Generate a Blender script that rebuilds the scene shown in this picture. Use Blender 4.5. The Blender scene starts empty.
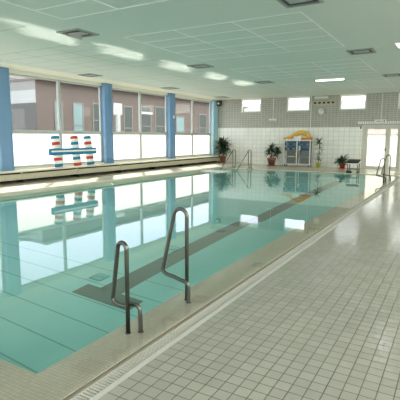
import bpy, math, random
from mathutils import Vector, Matrix
random.seed(7)
PI = math.pi
scene = bpy.context.scene
COL = scene.collection

# ---------------------------------------------------------------- materials
def lin(c):
    return tuple((v/12.92 if v <= .04045 else ((v+.055)/1.055)**2.4) for v in c)

def rgb(r, g, b):
    return lin((r/255, g/255, b/255)) + (1,)

def new_mat(name):
    m = bpy.data.materials.new(name); m.use_nodes = True
    nt = m.node_tree; nt.nodes.clear()
    out = nt.nodes.new('ShaderNodeOutputMaterial')
    return m, nt, out

def pbr(name, col, rough=.5, metal=0., noise=.06, nscale=8., bump=0., bscale=40., spec=.5):
    """plain surface with slight procedural variation of its colour"""
    m, nt, out = new_mat(name)
    b = nt.nodes.new('ShaderNodeBsdfPrincipled')
    b.inputs['Roughness'].default_value = rough
    b.inputs['Metallic'].default_value = metal
    b.inputs['Specular IOR Level'].default_value = spec
    tc = nt.nodes.new('ShaderNodeTexCoord')
    nz = nt.nodes.new('ShaderNodeTexNoise'); nz.inputs['Scale'].default_value = nscale
    nz.inputs['Detail'].default_value = 4
    nt.links.new(tc.outputs['Object'], nz.inputs['Vector'])
    mx = nt.nodes.new('ShaderNodeMix'); mx.data_type = 'RGBA'
    mx.inputs[6].default_value = tuple(max(0, v*(1-noise)) for v in col[:3]) + (1,)
    mx.inputs[7].default_value = tuple(min(1, v*(1+noise)) for v in col[:3]) + (1,)
    nt.links.new(nz.outputs['Fac'], mx.inputs[0])
    nt.links.new(mx.outputs[2], b.inputs['Base Color'])
    if bump:
        n2 = nt.nodes.new('ShaderNodeTexNoise'); n2.inputs['Scale'].default_value = bscale
        nt.links.new(tc.outputs['Object'], n2.inputs['Vector'])
        bp = nt.nodes.new('ShaderNodeBump'); bp.inputs['Strength'].default_value = bump
        bp.inputs['Distance'].default_value = .01
        nt.links.new(n2.outputs['Fac'], bp.inputs['Height'])
        nt.links.new(bp.outputs['Normal'], b.inputs['Normal'])
    nt.links.new(b.outputs[0], out.inputs[0])
    return m

def tile_mat(name, c1, c2, grout, tw, th, gw, rough=.25, axes='XY', off=(0, 0), offset=0., wave=0., spec=.5, smooth=.1, tilt=0.):
    """rectangular tiles in object space; axes picks the two coordinates across the surface"""
    m, nt, out = new_mat(name)
    N = nt.nodes.new; Lk = nt.links.new
    b = N('ShaderNodeBsdfPrincipled'); b.inputs['Specular IOR Level'].default_value = spec
    tc = N('ShaderNodeTexCoord'); sp = N('ShaderNodeSeparateXYZ'); cb = N('ShaderNodeCombineXYZ')
    Lk(tc.outputs['Object'], sp.inputs[0])
    for i, a in enumerate(axes):
        ad = N('ShaderNodeMath'); ad.operation = 'ADD'; ad.inputs[1].default_value = off[i] + 200*(tw, th)[i]
        Lk(sp.outputs[a], ad.inputs[0]); Lk(ad.outputs[0], cb.inputs[i])
    br = N('ShaderNodeTexBrick'); br.offset = offset; br.squash = 1
    br.inputs['Scale'].default_value = 1
    br.inputs['Brick Width'].default_value = tw; br.inputs['Row Height'].default_value = th
    br.inputs['Mortar Size'].default_value = gw; br.inputs['Mortar Smooth'].default_value = smooth
    br.inputs['Color1'].default_value = c1; br.inputs['Color2'].default_value = c2
    br.inputs['Mortar'].default_value = grout
    Lk(cb.outputs[0], br.inputs['Vector'])
    nz = N('ShaderNodeTexNoise'); nz.inputs['Scale'].default_value = 1.7; nz.inputs['Detail'].default_value = 5
    Lk(tc.outputs['Object'], nz.inputs['Vector'])
    hs = N('ShaderNodeHueSaturation')
    mr = N('ShaderNodeMapRange'); mr.inputs[3].default_value = .9; mr.inputs[4].default_value = 1.1
    Lk(nz.outputs['Fac'], mr.inputs[0]); Lk(mr.outputs[0], hs.inputs['Value']); Lk(br.outputs['Color'], hs.inputs['Color'])
    Lk(hs.outputs[0], b.inputs['Base Color'])
    r2 = N('ShaderNodeMapRange'); r2.inputs[3].default_value = rough; r2.inputs[4].default_value = min(1, rough+.4)
    Lk(br.outputs['Fac'], r2.inputs[0]); Lk(r2.outputs[0], b.inputs['Roughness'])
    bp = N('ShaderNodeBump'); bp.invert = True; bp.inputs['Strength'].default_value = .35; bp.inputs['Distance'].default_value = .003
    Lk(br.outputs['Fac'], bp.inputs['Height'])
    last = bp
    if wave:
        w = N('ShaderNodeTexNoise'); w.inputs['Scale'].default_value = 13; w.inputs['Detail'].default_value = 2
        Lk(tc.outputs['Object'], w.inputs['Vector'])
        b2 = N('ShaderNodeBump'); b2.inputs['Strength'].default_value = wave; b2.inputs['Distance'].default_value = .02
        Lk(w.outputs['Fac'], b2.inputs['Height']); Lk(bp.outputs['Normal'], b2.inputs['Normal']); last = b2
    Lk(last.outputs['Normal'], b.inputs['Normal'])
    Lk(b.outputs[0], out.inputs[0])
    return m

def glass_mat(name, haze=.05, tint=(.95, .97, .97)):
    """thin clear pane: see-through, reflecting more at a glance, with a faint film of dust"""
    m, nt, out = new_mat(name); N = nt.nodes.new; Lk = nt.links.new
    tr = N('ShaderNodeBsdfTransparent'); tr.inputs[0].default_value = tint + (1,)
    gl = N('ShaderNodeBsdfGlossy'); gl.inputs['Roughness'].default_value = .02
    fc = N('ShaderNodeLayerWeight'); fc.inputs[0].default_value = .5
    pw = N('ShaderNodeMath'); pw.operation = 'POWER'; pw.inputs[1].default_value = 5; Lk(fc.outputs['Facing'], pw.inputs[0])
    lw = N('ShaderNodeMath'); lw.operation = 'MULTIPLY_ADD'; lw.inputs[1].default_value = .6; lw.inputs[2].default_value = .010; Lk(pw.outputs[0], lw.inputs[0])
    mx = N('ShaderNodeMixShader'); Lk(lw.outputs[0], mx.inputs[0]); Lk(tr.outputs[0], mx.inputs[1]); Lk(gl.outputs[0], mx.inputs[2])
    tl = N('ShaderNodeBsdfTranslucent'); tl.inputs[0].default_value = (.9, .9, .88, 1)
    m2 = N('ShaderNodeMixShader'); m2.inputs[0].default_value = haze
    Lk(mx.outputs[0], m2.inputs[1]); Lk(tl.outputs[0], m2.inputs[2]); Lk(m2.outputs[0], out.inputs[0])
    return m

def frost_mat(name, c=(.96, .95, .89, 1)):
    m, nt, out = new_mat(name); N = nt.nodes.new; Lk = nt.links.new
    tl = N('ShaderNodeBsdfTranslucent'); tl.inputs[0].default_value = c
    df = N('ShaderNodeBsdfDiffuse'); df.inputs[0].default_value = (.9, .9, .86, 1)
    mx = N('ShaderNodeMixShader'); mx.inputs[0].default_value = .12
    Lk(tl.outputs[0], mx.inputs[1]); Lk(df.outputs[0], mx.inputs[2]); Lk(mx.outputs[0], out.inputs[0])
    return m

def water_mat():
    m, nt, out = new_mat('pool water'); N = nt.nodes.new; Lk = nt.links.new
    g = N('ShaderNodeBsdfGlass'); g.inputs['IOR'].default_value = 1.333; g.inputs['Roughness'].default_value = 0.
    g.inputs['Color'].default_value = (.985, 1, .99, 1)
    tc = N('ShaderNodeTexCoord'); nz = N('ShaderNodeTexNoise'); nz.inputs['Scale'].default_value = 2.2; nz.inputs['Detail'].default_value = 1
    Lk(tc.outputs['Object'], nz.inputs['Vector'])
    bp = N('ShaderNodeBump'); bp.inputs['Strength'].default_value = .02; bp.inputs['Distance'].default_value = .02
    Lk(nz.outputs['Fac'], bp.inputs['Height']); Lk(bp.outputs[0], g.inputs['Normal'])
    Lk(g.outputs[0], out.inputs[0])
    return m

def emit_mat(name, col, s):
    m, nt, out = new_mat(name)
    e = nt.nodes.new('ShaderNodeEmission'); e.inputs[0].default_value = col; e.inputs[1].default_value = s
    nt.links.new(e.outputs[0], out.inputs[0]); return m

M = {}
M['deck'] = tile_mat('deck tile', (.345, .338, .29, 1), (.385, .377, .32, 1), (.09, .09, .076, 1), .104, .104, .0038, rough=.06, off=(.032, .051), wave=.17, spec=.5)
M['creamdeck'] = tile_mat('cream deck tile', (.66, .60, .47, 1), (.71, .65, .51, 1), (.46, .42, .33, 1), .104, .104, .004, rough=.2, wave=.1)
M['mosaic'] = tile_mat('cream mosaic', (.57, .53, .42, 1), (.63, .58, .46, 1), (.43, .40, .32, 1), .035, .035, .0022, rough=.3)
M['block'] = tile_mat('grey glazed block', (.34, .335, .29, 1), (.385, .38, .325, 1), (.52, .515, .46, 1), .19, .115, .014, rough=.3, axes='XZ', offset=0)
M['wtile'] = tile_mat('white wall tile', (.86, .87, .80, 1), (.89, .90, .83, 1), (.66, .67, .62, 1), .29, .25, .014, rough=.18, axes='XZ')
M['block_y'] = tile_mat('grey glazed block side', (.34, .335, .29, 1), (.385, .38, .325, 1), (.52, .515, .46, 1), .19, .115, .014, rough=.3, axes='YZ', offset=0)
M['wtile_y'] = tile_mat('white wall tile side', (.86, .87, .80, 1), (.89, .90, .83, 1), (.66, .67, .62, 1), .29, .25, .014, rough=.18, axes='YZ')
M['plaster'] = pbr('cream plaster', (.80, .79, .70, 1), .8)
M['cream'] = pbr('sunlit cream border', (.90, .87, .73, 1), .8, noise=.02)  # pale cream stands in for sunlight reaching the ceiling border
M['ceiling'] = pbr('ceiling paint', (.70, .75, .70, 1), .75, noise=.03, nscale=.6)
M['panel'] = pbr('ceiling panel', (.68, .74, .69, 1), .6, noise=.03, nscale=1.2)
M['tbar'] = pbr('ceiling rail', (.95, .96, .94, 1), .3, metal=.0, noise=.02)
M['groove'] = pbr('panel joint', (.42, .45, .41, 1), .8)
M['liner'] = pbr('turquoise pool liner', (.46, .88, .84, 1), .5, noise=.05, nscale=.5)
M['seam'] = pbr('liner seam', (.26, .62, .57, 1), .6)
M['lane'] = pbr('grey lane marking', (.20, .27, .235, 1), .6)
M['water'] = water_mat()
M['glass'] = glass_mat('window glass', .006)
M['glass2'] = glass_mat('back window glass', .05)
M['frost'] = frost_mat('frosted film glass')
M['doorfrost'] = frost_mat('door film glass', (.74, .75, .70, 1))
M['frame'] = pbr('pale window frame', (.50, .51, .48, 1), .45)
M['wframe'] = pbr('white frame', (.82, .83, .78, 1), .4)
M['blue'] = pbr('blue column paint', rgb(108, 148, 186), .4, noise=.04)
M['paleblue'] = pbr('pale blue paint', rgb(170, 208, 224), .4, noise=.04)
M['bench'] = pbr('beige casing', (.52, .48, .36, 1), .45)
M['benchtop'] = pbr('cream top board', (.76, .72, .58, 1), .4)
M['dark'] = pbr('gap shade black', (.02, .02, .02, 1), .8)  # black stands in for shade in the casing slot and underneath
M['curb'] = pbr('pool edge stone', (.62, .60, .48, 1), .75, bump=.1)
M['grate'] = pbr('white plastic grating', (.55, .54, .48, 1), .4)
M['shadowstone'] = pbr('shade dark edge profile', (.20, .185, .14, 1), .6)  # dark tone painted for the shaded lip beside the grating
M['doorframe'] = pbr('off white door frame', (.60, .60, .53, 1), .4)
M['pit'] = pbr('channel bottom', (.16, .15, .12, 1), .7)
M['steel'] = pbr('brushed stainless steel', (.155, .16, .14, 1), .33, metal=1., noise=.08, nscale=30)
M['chrome'] = pbr('polished rail', (.20, .205, .195, 1), .25, metal=.9)
M['terra'] = pbr('terracotta', rgb(142, 92, 68), .7, bump=.1)
M['redpot'] = pbr('red glazed pot', rgb(170, 30, 34), .3)
M['limepot'] = pbr('yellow green pot', rgb(190, 186, 90), .4)
M['soil'] = pbr('potting soil', (.05, .035, .025, 1), .95, bump=.5)
M['leaf'] = pbr('dark green leaf', (.025, .06, .022, 1), .45, noise=.35, nscale=12)
M['leaf2'] = pbr('mid green leaf', (.04, .09, .03, 1), .45, noise=.35, nscale=12)
M['stem'] = pbr('woody stem', (.20, .14, .08, 1), .85, bump=.4)
M['ventplate'] = pbr('vent plate', (.45, .46, .44, 1), .5)
M['white'] = pbr('white plastic', (.84, .85, .81, 1), .4)
M['grey'] = pbr('grey plastic', (.34, .35, .33, 1), .5)
M['bayshade'] = pbr('grey green bay shade', (.20, .23, .22, 1), .6, noise=.3, nscale=14)  # grey green stands in for shade among the trolley shelves
M['black'] = pbr('black plastic', (.025, .025, .025, 1), .45)
M['rubber'] = pbr('dark anti slip top', (.05, .05, .045, 1), .8, bump=.3)
M['fblue'] = pbr('blue foam', rgb(30, 120, 165), .75, bump=.15)
M['fnavy'] = pbr('deep blue foam', rgb(35, 70, 160), .75, bump=.15)
M['fred'] = pbr('red foam', rgb(190, 66, 62), .75, bump=.15)
M['fwhite'] = pbr('white foam', (.85, .84, .78, 1), .75, bump=.15)
M['fyellow'] = pbr('yellow foam', rgb(238, 194, 84), .75, bump=.15)
M['forange'] = pbr('orange foam', rgb(222, 130, 60), .75, bump=.15)
M['green'] = pbr('sign green', rgb(20, 150, 95), .5)
M['lamp'] = emit_mat('lit tube', (1, .98, .92, 1), 3.)
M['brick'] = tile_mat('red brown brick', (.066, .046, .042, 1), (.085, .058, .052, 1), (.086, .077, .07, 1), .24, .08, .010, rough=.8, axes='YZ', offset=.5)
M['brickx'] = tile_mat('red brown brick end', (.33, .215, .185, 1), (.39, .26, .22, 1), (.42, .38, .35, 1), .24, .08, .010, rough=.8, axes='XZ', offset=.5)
M['roofm'] = pbr('roof edge metal', (.10, .085, .08, 1), .6)
M['paving'] = pbr('pale paving', (.22, .215, .20, 1), .85, noise=.15, nscale=2)
M['greyclad'] = pbr('grey cladding', (.17, .17, .165, 1), .7)
M['oframe'] = pbr('outside window frame', (.11, .11, .107, 1), .6)
M['wing'] = pbr('dark stained boarding', (.06, .06, .06, 1), .7)
M['palefascia'] = pbr('pale fascia board', (.27, .285, .29, 1), .6)
M['winglass'] = pbr('dark window glass', (.05, .06, .06, 1), .4, spec=.05)
M['curtain'] = pbr('teal blind', (.12, .19, .205, 1), .8)
M['render'] = pbr('pale rendered wall', (.17, .175, .18, 1), .85)
M['rooftile'] = pbr('grey roof tile', (.115, .12, .125, 1), .85)
M['bark'] = pbr('bare bark', (.10, .08, .07, 1), .9)

# ---------------------------------------------------------------- mesh builder
class MB:
    def __init__(s):
        s.v = []; s.f = []; s.m = []; s.sm = []
    def add(s, vs, fs, mat=0, smooth=False):
        o = len(s.v); s.v += [tuple(p) for p in vs]
        for f in fs:
            s.f.append(tuple(i+o for i in f)); s.m.append(mat); s.sm.append(smooth)
        return s
    def box(s, x0, x1, y0, y1, z0, z1, mat=0):
        vs = [(x, y, z) for z in (z0, z1) for y in (y0, y1) for x in (x0, x1)]
        return s.add(vs, [(0, 2, 3, 1), (4, 5, 7, 6), (0, 1, 5, 4), (2, 6, 7, 3), (0, 4, 6, 2), (1, 3, 7, 5)], mat)
    def cbox(s, x0, x1, y0, y1, z0, z1, c=.01, mat=0):
        """box with chamfered vertical and top edges"""
        c = min(c, (x1-x0)/3, (y1-y0)/3, (z1-z0)/3)
        def ring(d, z):
            a0, a1, b0, b1 = x0+d, x1-d, y0+d, y1-d
            k = c
            return [(a0+k, b0, z), (a1-k, b0, z), (a1, b0+k, z), (a1, b1-k, z), (a1-k, b1, z), (a0+k, b1, z), (a0, b1-k, z), (a0, b0+k, z)]
        rs = [ring(c, z0), ring(0, z0+c), ring(0, z1-c), ring(c, z1)]
        vs = sum(rs, []); fs = [tuple(range(7, -1, -1)), tuple(range(24, 32))]
        for r in range(3):
            for i in range(8):
                j = (i+1) % 8
                fs.append((r*8+i, r*8+j, r*8+8+j, r*8+8+i))
        return s.add(vs, fs, mat)
    def tube(s, pts, r, n=10, mat=0, closed=False, caps=True):
        P = [Vector(p) for p in pts]; k = len(P)
        rr = r if isinstance(r, (list, tuple)) else [r]*k
        up = None; vs = []
        for i in range(k):
            if closed: t = P[(i+1) % k]-P[i-1]
            else: t = P[min(i+1, k-1)]-P[max(i-1, 0)]
            t.normalize()
            if up is None:
                a = Vector((0, 0, 1)) if abs(t.z) < .9 else Vector((1, 0, 0))
                up = (a - t*a.dot(t)).normalized()
            else:
                up = up - t*up.dot(t)
                up = up.normalized() if up.length > 1e-6 else Vector((1, 0, 0))
            sd = t.cross(up)
            for j in range(n):
                a = 2*PI*j/n
                vs.append(P[i] + (up*math.cos(a) + sd*math.sin(a))*rr[i])
        fs = []
        for i in range(k if closed else k-1):
            i2 = (i+1) % k
            for j in range(n):
                j2 = (j+1) % n
                fs.append((i*n+j, i*n+j2, i2*n+j2, i2*n+j))
        s.add(vs, fs, mat, True)
        if caps and not closed:
            o = len(s.v)-len(vs)
            s.f.append(tuple(o+j for j in range(n-1, -1, -1))); s.m.append(mat); s.sm.append(False)
            s.f.append(tuple(o+(k-1)*n+j for j in range(n))); s.m.append(mat); s.sm.append(False)
        return s
    def lathe(s, prof, c=(0, 0, 0), n=20, mat=0, axis='Z', smooth=True):
        vs = []; k = len(prof)
        for (r, z) in prof:
            for j in range(n):
                a = 2*PI*j/n; p = (r*math.cos(a), r*math.sin(a), z)
                if axis == 'Y': p = (p[0], z, p[1])
                if axis == 'X': p = (z, p[0], p[1])
                vs.append((c[0]+p[0], c[1]+p[1], c[2]+p[2]))
        fs = []
        for i in range(k-1):
            for j in range(n):
                j2 = (j+1) % n
                fs.append((i*n+j, i*n+j2, i*n+n+j2, i*n+n+j))
        fs.append(tuple(range(n-1, -1, -1))); fs.append(tuple((k-1)*n+j for j in range(n)))
        return s.add(vs, fs, mat, smooth)
    def leaf(s, base, az, elev, length, width, droop, mat=0, n=6):
        """a long arching leaf with a folded midrib"""
        vs = []; p = Vector(base); e = elev
        for i in range(n+1):
            t = i/n
            d = Vector((math.cos(az)*math.cos(e), math.sin(az)*math.cos(e), math.sin(e)))
            sd = Vector((-math.sin(az), math.cos(az), 0)); nn = sd.cross(d)*-1
            w = width*(.35+1.3*t if t < .5 else 1)*(1-t**3)*.5 + .001
            vs += [p - sd*w + nn*w*.35, p, p + sd*w + nn*w*.35]
            p = p + d*(length/n); e -= droop/n
        fs = []
        for i in range(n):
            a = i*3
            fs += [(a, a+1, a+4, a+3), (a+1, a+2, a+5, a+4)]
        return s.add(vs, fs, mat, True)
    def build(s, name, mats, parent=None, loc=(0, 0, 0)):
        me = bpy.data.meshes.new(name); me.from_pydata([tuple(v) for v in s.v], [], s.f); me.update()
        for m in (mats if isinstance(mats, (list, tuple)) else [mats]): me.materials.append(m)
        for p, mi, sm in zip(me.polygons, s.m, s.sm): p.material_index = mi; p.use_smooth = sm
        o = bpy.data.objects.new(name, me); COL.objects.link(o); o.location = loc
        if parent: o.parent = parent
        return o

def tag(o, label=None, cat=None, group=None, kind=None):
    if label: o['label'] = label
    if cat: o['category'] = cat
    if group: o['group'] = group
    if kind: o['kind'] = kind
    return o

def empty(name, loc=(0, 0, 0), rz=0):
    o = bpy.data.objects.new(name, None); COL.objects.link(o)
    o.location = loc; o.rotation_euler = (0, 0, rz); o.empty_display_size = .1
    return o

def copy_tree(o, parent=None):
    c = o.copy(); COL.objects.link(c)
    if parent: c.parent = parent
    for ch in list(o.children): copy_tree(ch, c)
    return c

def arc(c, r, a0, a1, n, u, v):
    c = Vector(c); u = Vector(u); v = Vector(v)
    return [c + u*(r*math.cos(a0+(a1-a0)*i/n)) + v*(r*math.sin(a0+(a1-a0)*i/n)) for i in range(n+1)]

def smooth_path(pts, it=3):
    """round the corners of a polyline (Chaikin), ends kept"""
    P = [Vector(p) for p in pts]
    for _ in range(it):
        Q = [P[0]]
        for i in range(len(P)-1):
            a, b = P[i], P[i+1]
            if i > 0: Q.append(a*.75+b*.25)
            if i < len(P)-2: Q.append(a*.25+b*.75)
        Q.append(P[-1]); P = Q
    return P

# ---------------------------------------------------------------- main measures (metres)
XL, XR = -13.6, 2.4           # window wall, right wall
YN, YB = -3.0, 25.2           # near wall, back wall
ZC = 4.0                      # ceiling
PX0, PX1 = -11.0, -2.55       # basin
PY0, PY1 = 1.98, 21.2
GX0, GX1 = -2.13, -1.90       # overflow channel
NY = 1.10                     # near channel
WZ = -.012                    # water level

def wall_panel(mb, x0, x1, z0, z1, holes, put):
    xs = sorted({x0, x1, *[h[0] for h in holes], *[h[1] for h in holes]})
    zs = sorted({z0, z1, 2.25, *[h[2] for h in holes], *[h[3] for h in holes]})
    xs = [x for x in xs if x0 <= x <= x1]; zs = [z for z in zs if z0 <= z <= z1]
    for i in range(len(xs)-1):
        for j in range(len(zs)-1):
            cx, cz = (xs[i]+xs[i+1])/2, (zs[j]+zs[j+1])/2
            if any(h[0] < cx < h[1] and h[2] < cz < h[3] for h in holes): continue
            put(xs[i], xs[i+1], zs[j], zs[j+1], 0 if cz > 2.25 else 1)

# ---------------------------------------------------------------- floor
mb = MB()
mb.box(GX1, XR, YN, YB, -.35, 0)                     # right deck
mb.box(PX0, GX1, PY1, YB, -.35, 0, 1)                    # far deck
mb.box(XL, PX0, YN, YB, -.35, .08, 1)                    # window side deck
mb.box(PX0, GX1, YN, NY-.23, -.35, 0)                # near deck
tag(mb.build('floor', [M['deck'], M['creamdeck']]), 'tiled pool deck with dark grout', 'floor', kind='structure')

# basin: sloping floor, walls, lane marking, seams, overflow ledge
mb = MB()
prof = [(PY0, -1.70), (9.5, -1.70), (10.4, -2.10), (15, -2.0), (PY1, -1.85)]
def pz(y):
    for (a, za), (b, zb) in zip(prof, prof[1:]):
        if a <= y <= b: return za + (zb-za)*(y-a)/(b-a)
    return prof[-1][1]
for (a, za), (b, zb) in zip(prof, prof[1:]):
    mb.add([(PX0, a, za), (PX1, a, za), (PX1, b, zb), (PX0, b, zb)], [(0, 1, 2, 3)], 0)
ys = [p[0] for p in prof]
for X in (PX0, PX1):
    vs = [(X, y, .02 if X == PX0 else -.06) for y in ys] + [(X, y, pz(y)) for y in ys]
    n = len(ys)
    for i in range(n-1):
        mb.add([vs[i], vs[i+1], vs[n+i+1], vs[n+i]], [(0, 1, 2, 3)], 0)
mb.add([(PX0, PY1, 0), (PX1, PY1, 0), (PX1, PY1, pz(PY1)), (PX0, PY1, pz(PY1))], [(0, 1, 2, 3)], 0)
mb.add([(PX0, PY0, -.06), (PX1, PY0, -.06), (PX1, PY0, -1.7), (PX0, PY0, -1.7)], [(0, 1, 2, 3)], 0)
def strip(x0, x1, y0, y1, mat, lift=.004):
    n = max(1, int((y1-y0)/.4)); cuts = sorted({y0, y1, *[p[0] for p in prof if y0 < p[0] < y1]})
    for a, b in zip(cuts, cuts[1:]):
        mb.add([(x0, a, pz(a)+lift), (x1, a, pz(a)+lift), (x1, b, pz(b)+lift), (x0, b, pz(b)+lift)], [(0, 1, 2, 3)], mat)
LX = -4.36
strip(LX-.20, LX+.20, 4.75, 19.6, 2, .006)
strip(-4.82, -3.74, 4.43, 4.78, 2, .006)
y = 2.38
while y < PY1-.3:
    strip(PX0, PX1, y-.012, y+.012, 1); y += .5 if y < 5.2 else 99
# overflow ledge: mosaic slab just under the water, along the right and the near side
for poly in ([(PX1, PY0), (GX0, NY), (GX0, PY1), (PX1, PY1)],):
    (a, b, c, d) = poly
    mb.add([(PX1, PY0, -.06), (GX0, NY, -.018), (GX0, PY1, -.018), (PX1, PY1, -.06)], [(0, 1, 2, 3)], 3)
mb.add([(PX0, NY, -.018), (GX0, NY, -.018), (PX1, PY0, -.06), (PX0, PY0, -.06)], [(0, 1, 2, 3)], 3)
mb.add([(GX0, NY, -.018), (GX0, NY, -.30), (GX0, PY1, -.30), (GX0, PY1, -.018)], [(0, 1, 2, 3)], 3)
mb.add([(PX0, NY, -.018), (PX0, NY, -.30), (GX0, NY, -.30), (GX0, NY, -.018)], [(0, 1, 2, 3)], 3)
# channel bottoms
mb.add([(GX0, NY-.23, -.12), (GX1, NY-.23, -.12), (GX1, PY1, -.12), (GX0, PY1, -.12)], [(0, 1, 2, 3)], 4)
mb.add([(PX0, NY-.23, -.12), (GX0, NY-.23, -.12), (GX0, NY, -.12), (PX0, NY, -.12)], [(0, 1, 2, 3)], 4)
tag(mb.build('pool_basin', [M['liner'], M['seam'], M['lane'], M['mosaic'], M['pit']]),
    'sunken turquoise basin with a grey lane line and a cream mosaic ledge', 'pool', kind='structure')

mb = MB(); mb.add([(PX0, NY, WZ), (GX0, NY, WZ), (GX0, PY1, WZ), (PX0, PY1, WZ)], [(0, 1, 2, 3)])
tag(mb.build('pool_water', M['water']), 'still clear water filling the turquoise pool', 'water', kind='stuff')

# raised edge along the window side and the far end
mb = MB()
mb.cbox(PX0-.22, PX0+.015, YN+.01, YB-.01, -.03, .086, .008)
tag(mb.build('trim_1', M['curb']), 'stone edge along the window side of the pool', 'trim', kind='structure')
mb = MB(); mb.cbox(PX0+.02, GX0-.02, PY1-.02, PY1+.25, -.02, .012, .01)
tag(mb.build('trim_2', M['curb']), 'stone edge along the far end of the pool', 'trim', kind='structure')

# overflow grating
root = empty('overflow_grate', (GX0, NY-.23, 0))
tag(root, 'long white slatted overflow grating set along the right pool edge', 'grating')
mb = MB()
y = NY-.2
while y < PY1-.02:
    mb.box(.045, .165, y-NY+.23, y-NY+.23+.015, -.05, -.026); y += .030
mb.build('slats', M['grate'], root)
for xx in (.0405, .160):
    mb = MB(); mb.box(xx, xx+.008, .0, PY1-NY+.2, -.055, -.0275); mb.build('side_rail', M['grate'], root)
mb = MB(); mb.cbox(.1690, .2290, .0, PY1-NY+.2, -.10, -.003, .006); mb.build('edge_profile', M['grate'], root)
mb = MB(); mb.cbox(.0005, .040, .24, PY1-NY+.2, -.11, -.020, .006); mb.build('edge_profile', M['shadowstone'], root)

# ---------------------------------------------------------------- window wall (left)
mb = MB()
mb.box(XL-.3, XL, YN, YB, -.35, .56); mb.box(XL-.3, XL, YN, YB, 3.87, ZC)
tag(mb.build('wall_left', M['plaster']), 'cream wall strips below and above the long row of windows', 'wall', kind='structure')
col_right = [-.40, 4.78, 9.98, 15.18, 20.22]
starts = [YN] + col_right
ends = [c-.5 for c in col_right] + [24.58]
wn = 0
def pane(name, x0, x1, y0, y1, z0, z1, mat, parent):
    q = MB(); q.box(x0, x1, y0, y1, z0, z1); return q.build(name, mat, parent)
for a, b in zip(starts, ends):
    wn += 1
    r = empty('window_%d' % wn, (XL-.1, (a+b)/2, .56)); r['kind'] = 'structure'
    r['label'] = ['tall window bay nearest the camera', 'tall window bay second from the near end', 'tall window bay before the first blue column in view',
                  'tall window bay behind the striped foam float', 'tall window bay between two blue columns beside the long casing', 'tall window bay next to the far corner'][wn-1]
    r['category'] = 'window'
    x0, x1 = -.03, .05; h = (b-a)/2; H = 3.87-.56
    q = MB()
    q.box(x0, x1, -h, h, 0, .07); q.box(x0, x1, -h, h, H-.06, H)
    q.box(x0, x1, -h, -h+.07, 0, H); q.box(x0, x1, h-.07, h, 0, H)
    q.box(x0-.01, x1+.01, -.055, .055, 0, H); q.box(x0-.005, x1+.005, -h, h, 1.235, 1.355)
    q.build('frame', M['frame'], r)
    for (p0, p1) in ((-h+.07, -.055), (.055, h-.07)):
        pane('clear_pane', .0, .008, p0, p1, 1.355, H-.06, M['glass'], r)
        pane('frosted_pane', .0, .008, p0, p1, .07, 1.235, M['frost'], r)
# blue columns
names = ['blue column close to the near end', 'blue column beside the second window bay', 'blue column at the near end of the foam float window',
         'blue column just past the striped foam float', 'blue column with the small white camera on it']
for i, c in enumerate(col_right):
    r = empty('column', (XL, c-.25, .5)); tag(r, names[i], 'column', 'blue columns along the window wall', 'structure')
    q = MB(); q.cbox(-.12, .16, -.25, .25, 0, ZC-.5, .012); q.build('shaft', M['blue'], r)
    q = MB(); q.box(.1605, .168, -.245, -.185, 0, ZC-.5); q.box(.1605, .168, .185, .245, 0, ZC-.5); q.build('edge_strip', M['blue'], r)
r = empty('column', (XL, 24.87, .5)); tag(r, 'pale blue corner column beside the back wall', 'column', kind='structure')
q = MB(); q.cbox(-.12, .16, -.28, .32, 0, ZC-.5, .012); q.build('shaft', M['paleblue'], r)
q = MB(); q.box(.1605, .168, .24, .31, 0, ZC-.5); q.build('edge_strip', M['paleblue'], r)

# heating casing under the windows, in sections
r = empty('radiator_casing', (XL+.03, 0, 0)); tag(r, 'long low beige heating casing with cream top under the windows', 'radiator cover')
q = MB(); q.cbox(.0, .62, YN+.02, YB-.02, .455, .50, .01); q.build('top_board', M['benchtop'], r)
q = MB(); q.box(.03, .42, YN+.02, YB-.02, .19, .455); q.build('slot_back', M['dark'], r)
yy = YN+.02
while yy < YB-.3:
    y2 = min(yy+2.58, YB-.02)
    q = MB(); q.cbox(.545, .60, yy+.006, y2-.006, .20, .400, .008); q.build('front_panel', M['bench'], r)
    q = MB(); q.box(.50, .585, yy, yy+.03, .400, .455); q.build('bracket', M['bench'], r)
    q = MB(); q.box(.08, .50, yy+.1, yy+.16, .08, .19); q.build('foot', M['dark'], r)
    yy = y2
q = MB(); q.box(.02, .06, YN+.02, YB-.02, .08, .19); q.build('gap_shade_board', M['dark'], r)  # black board added for the shadow under the casing

# ---------------------------------------------------------------- back wall
holes = [(-11.85, -10.50, 3.19, 4.0), (-8.87, -7.50, 3.18, 4.0), (-5.83, -4.42, 3.18, 4.0), (-2.86, -1.45, 3.18, 4.0), (-4.55, -2.60, 0, 2.36)]
mb = MB()
wall_panel(mb, XL, XR, 0, ZC, holes, lambda a, b, c, d, m: mb.box(a, b, YB, YB+.28, c, d, m))
tag(mb.build('wall_back', [M['block'], M['wtile']]), 'back wall of grey block above white tiles', 'wall', kind='structure')
lab = ['small high window nearest the left corner', 'small high window above the yellow noodles', 'small high window between the clock and the door', 'small high window above the right side of the door']
for i, h in enumerate(holes[:4]):
    wn += 1
    r = empty('window_%d' % wn, ((h[0]+h[1])/2, YB+.1, h[2])); tag(r, lab[i], 'window', kind='structure')
    w = (h[1]-h[0])/2; H = h[3]-h[2]
    q = MB(); q.box(-w, w, -.06, .06, 0, .06); q.box(-w, w, -.06, .06, H-.05, H); q.box(-w, -w+.07, -.06, .06, .06, H-.05); q.box(w-.07, w, -.06, .06, .06, H-.05)
    q.box(-w, w, -.12, -.02, -.0, .03)
    q.build('frame', M['wframe'], r)
    q = MB(); q.box(-w+.07, w-.07, 0, .008, .06, H-.05); q.build('pane', M['glass2'], r)
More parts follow.
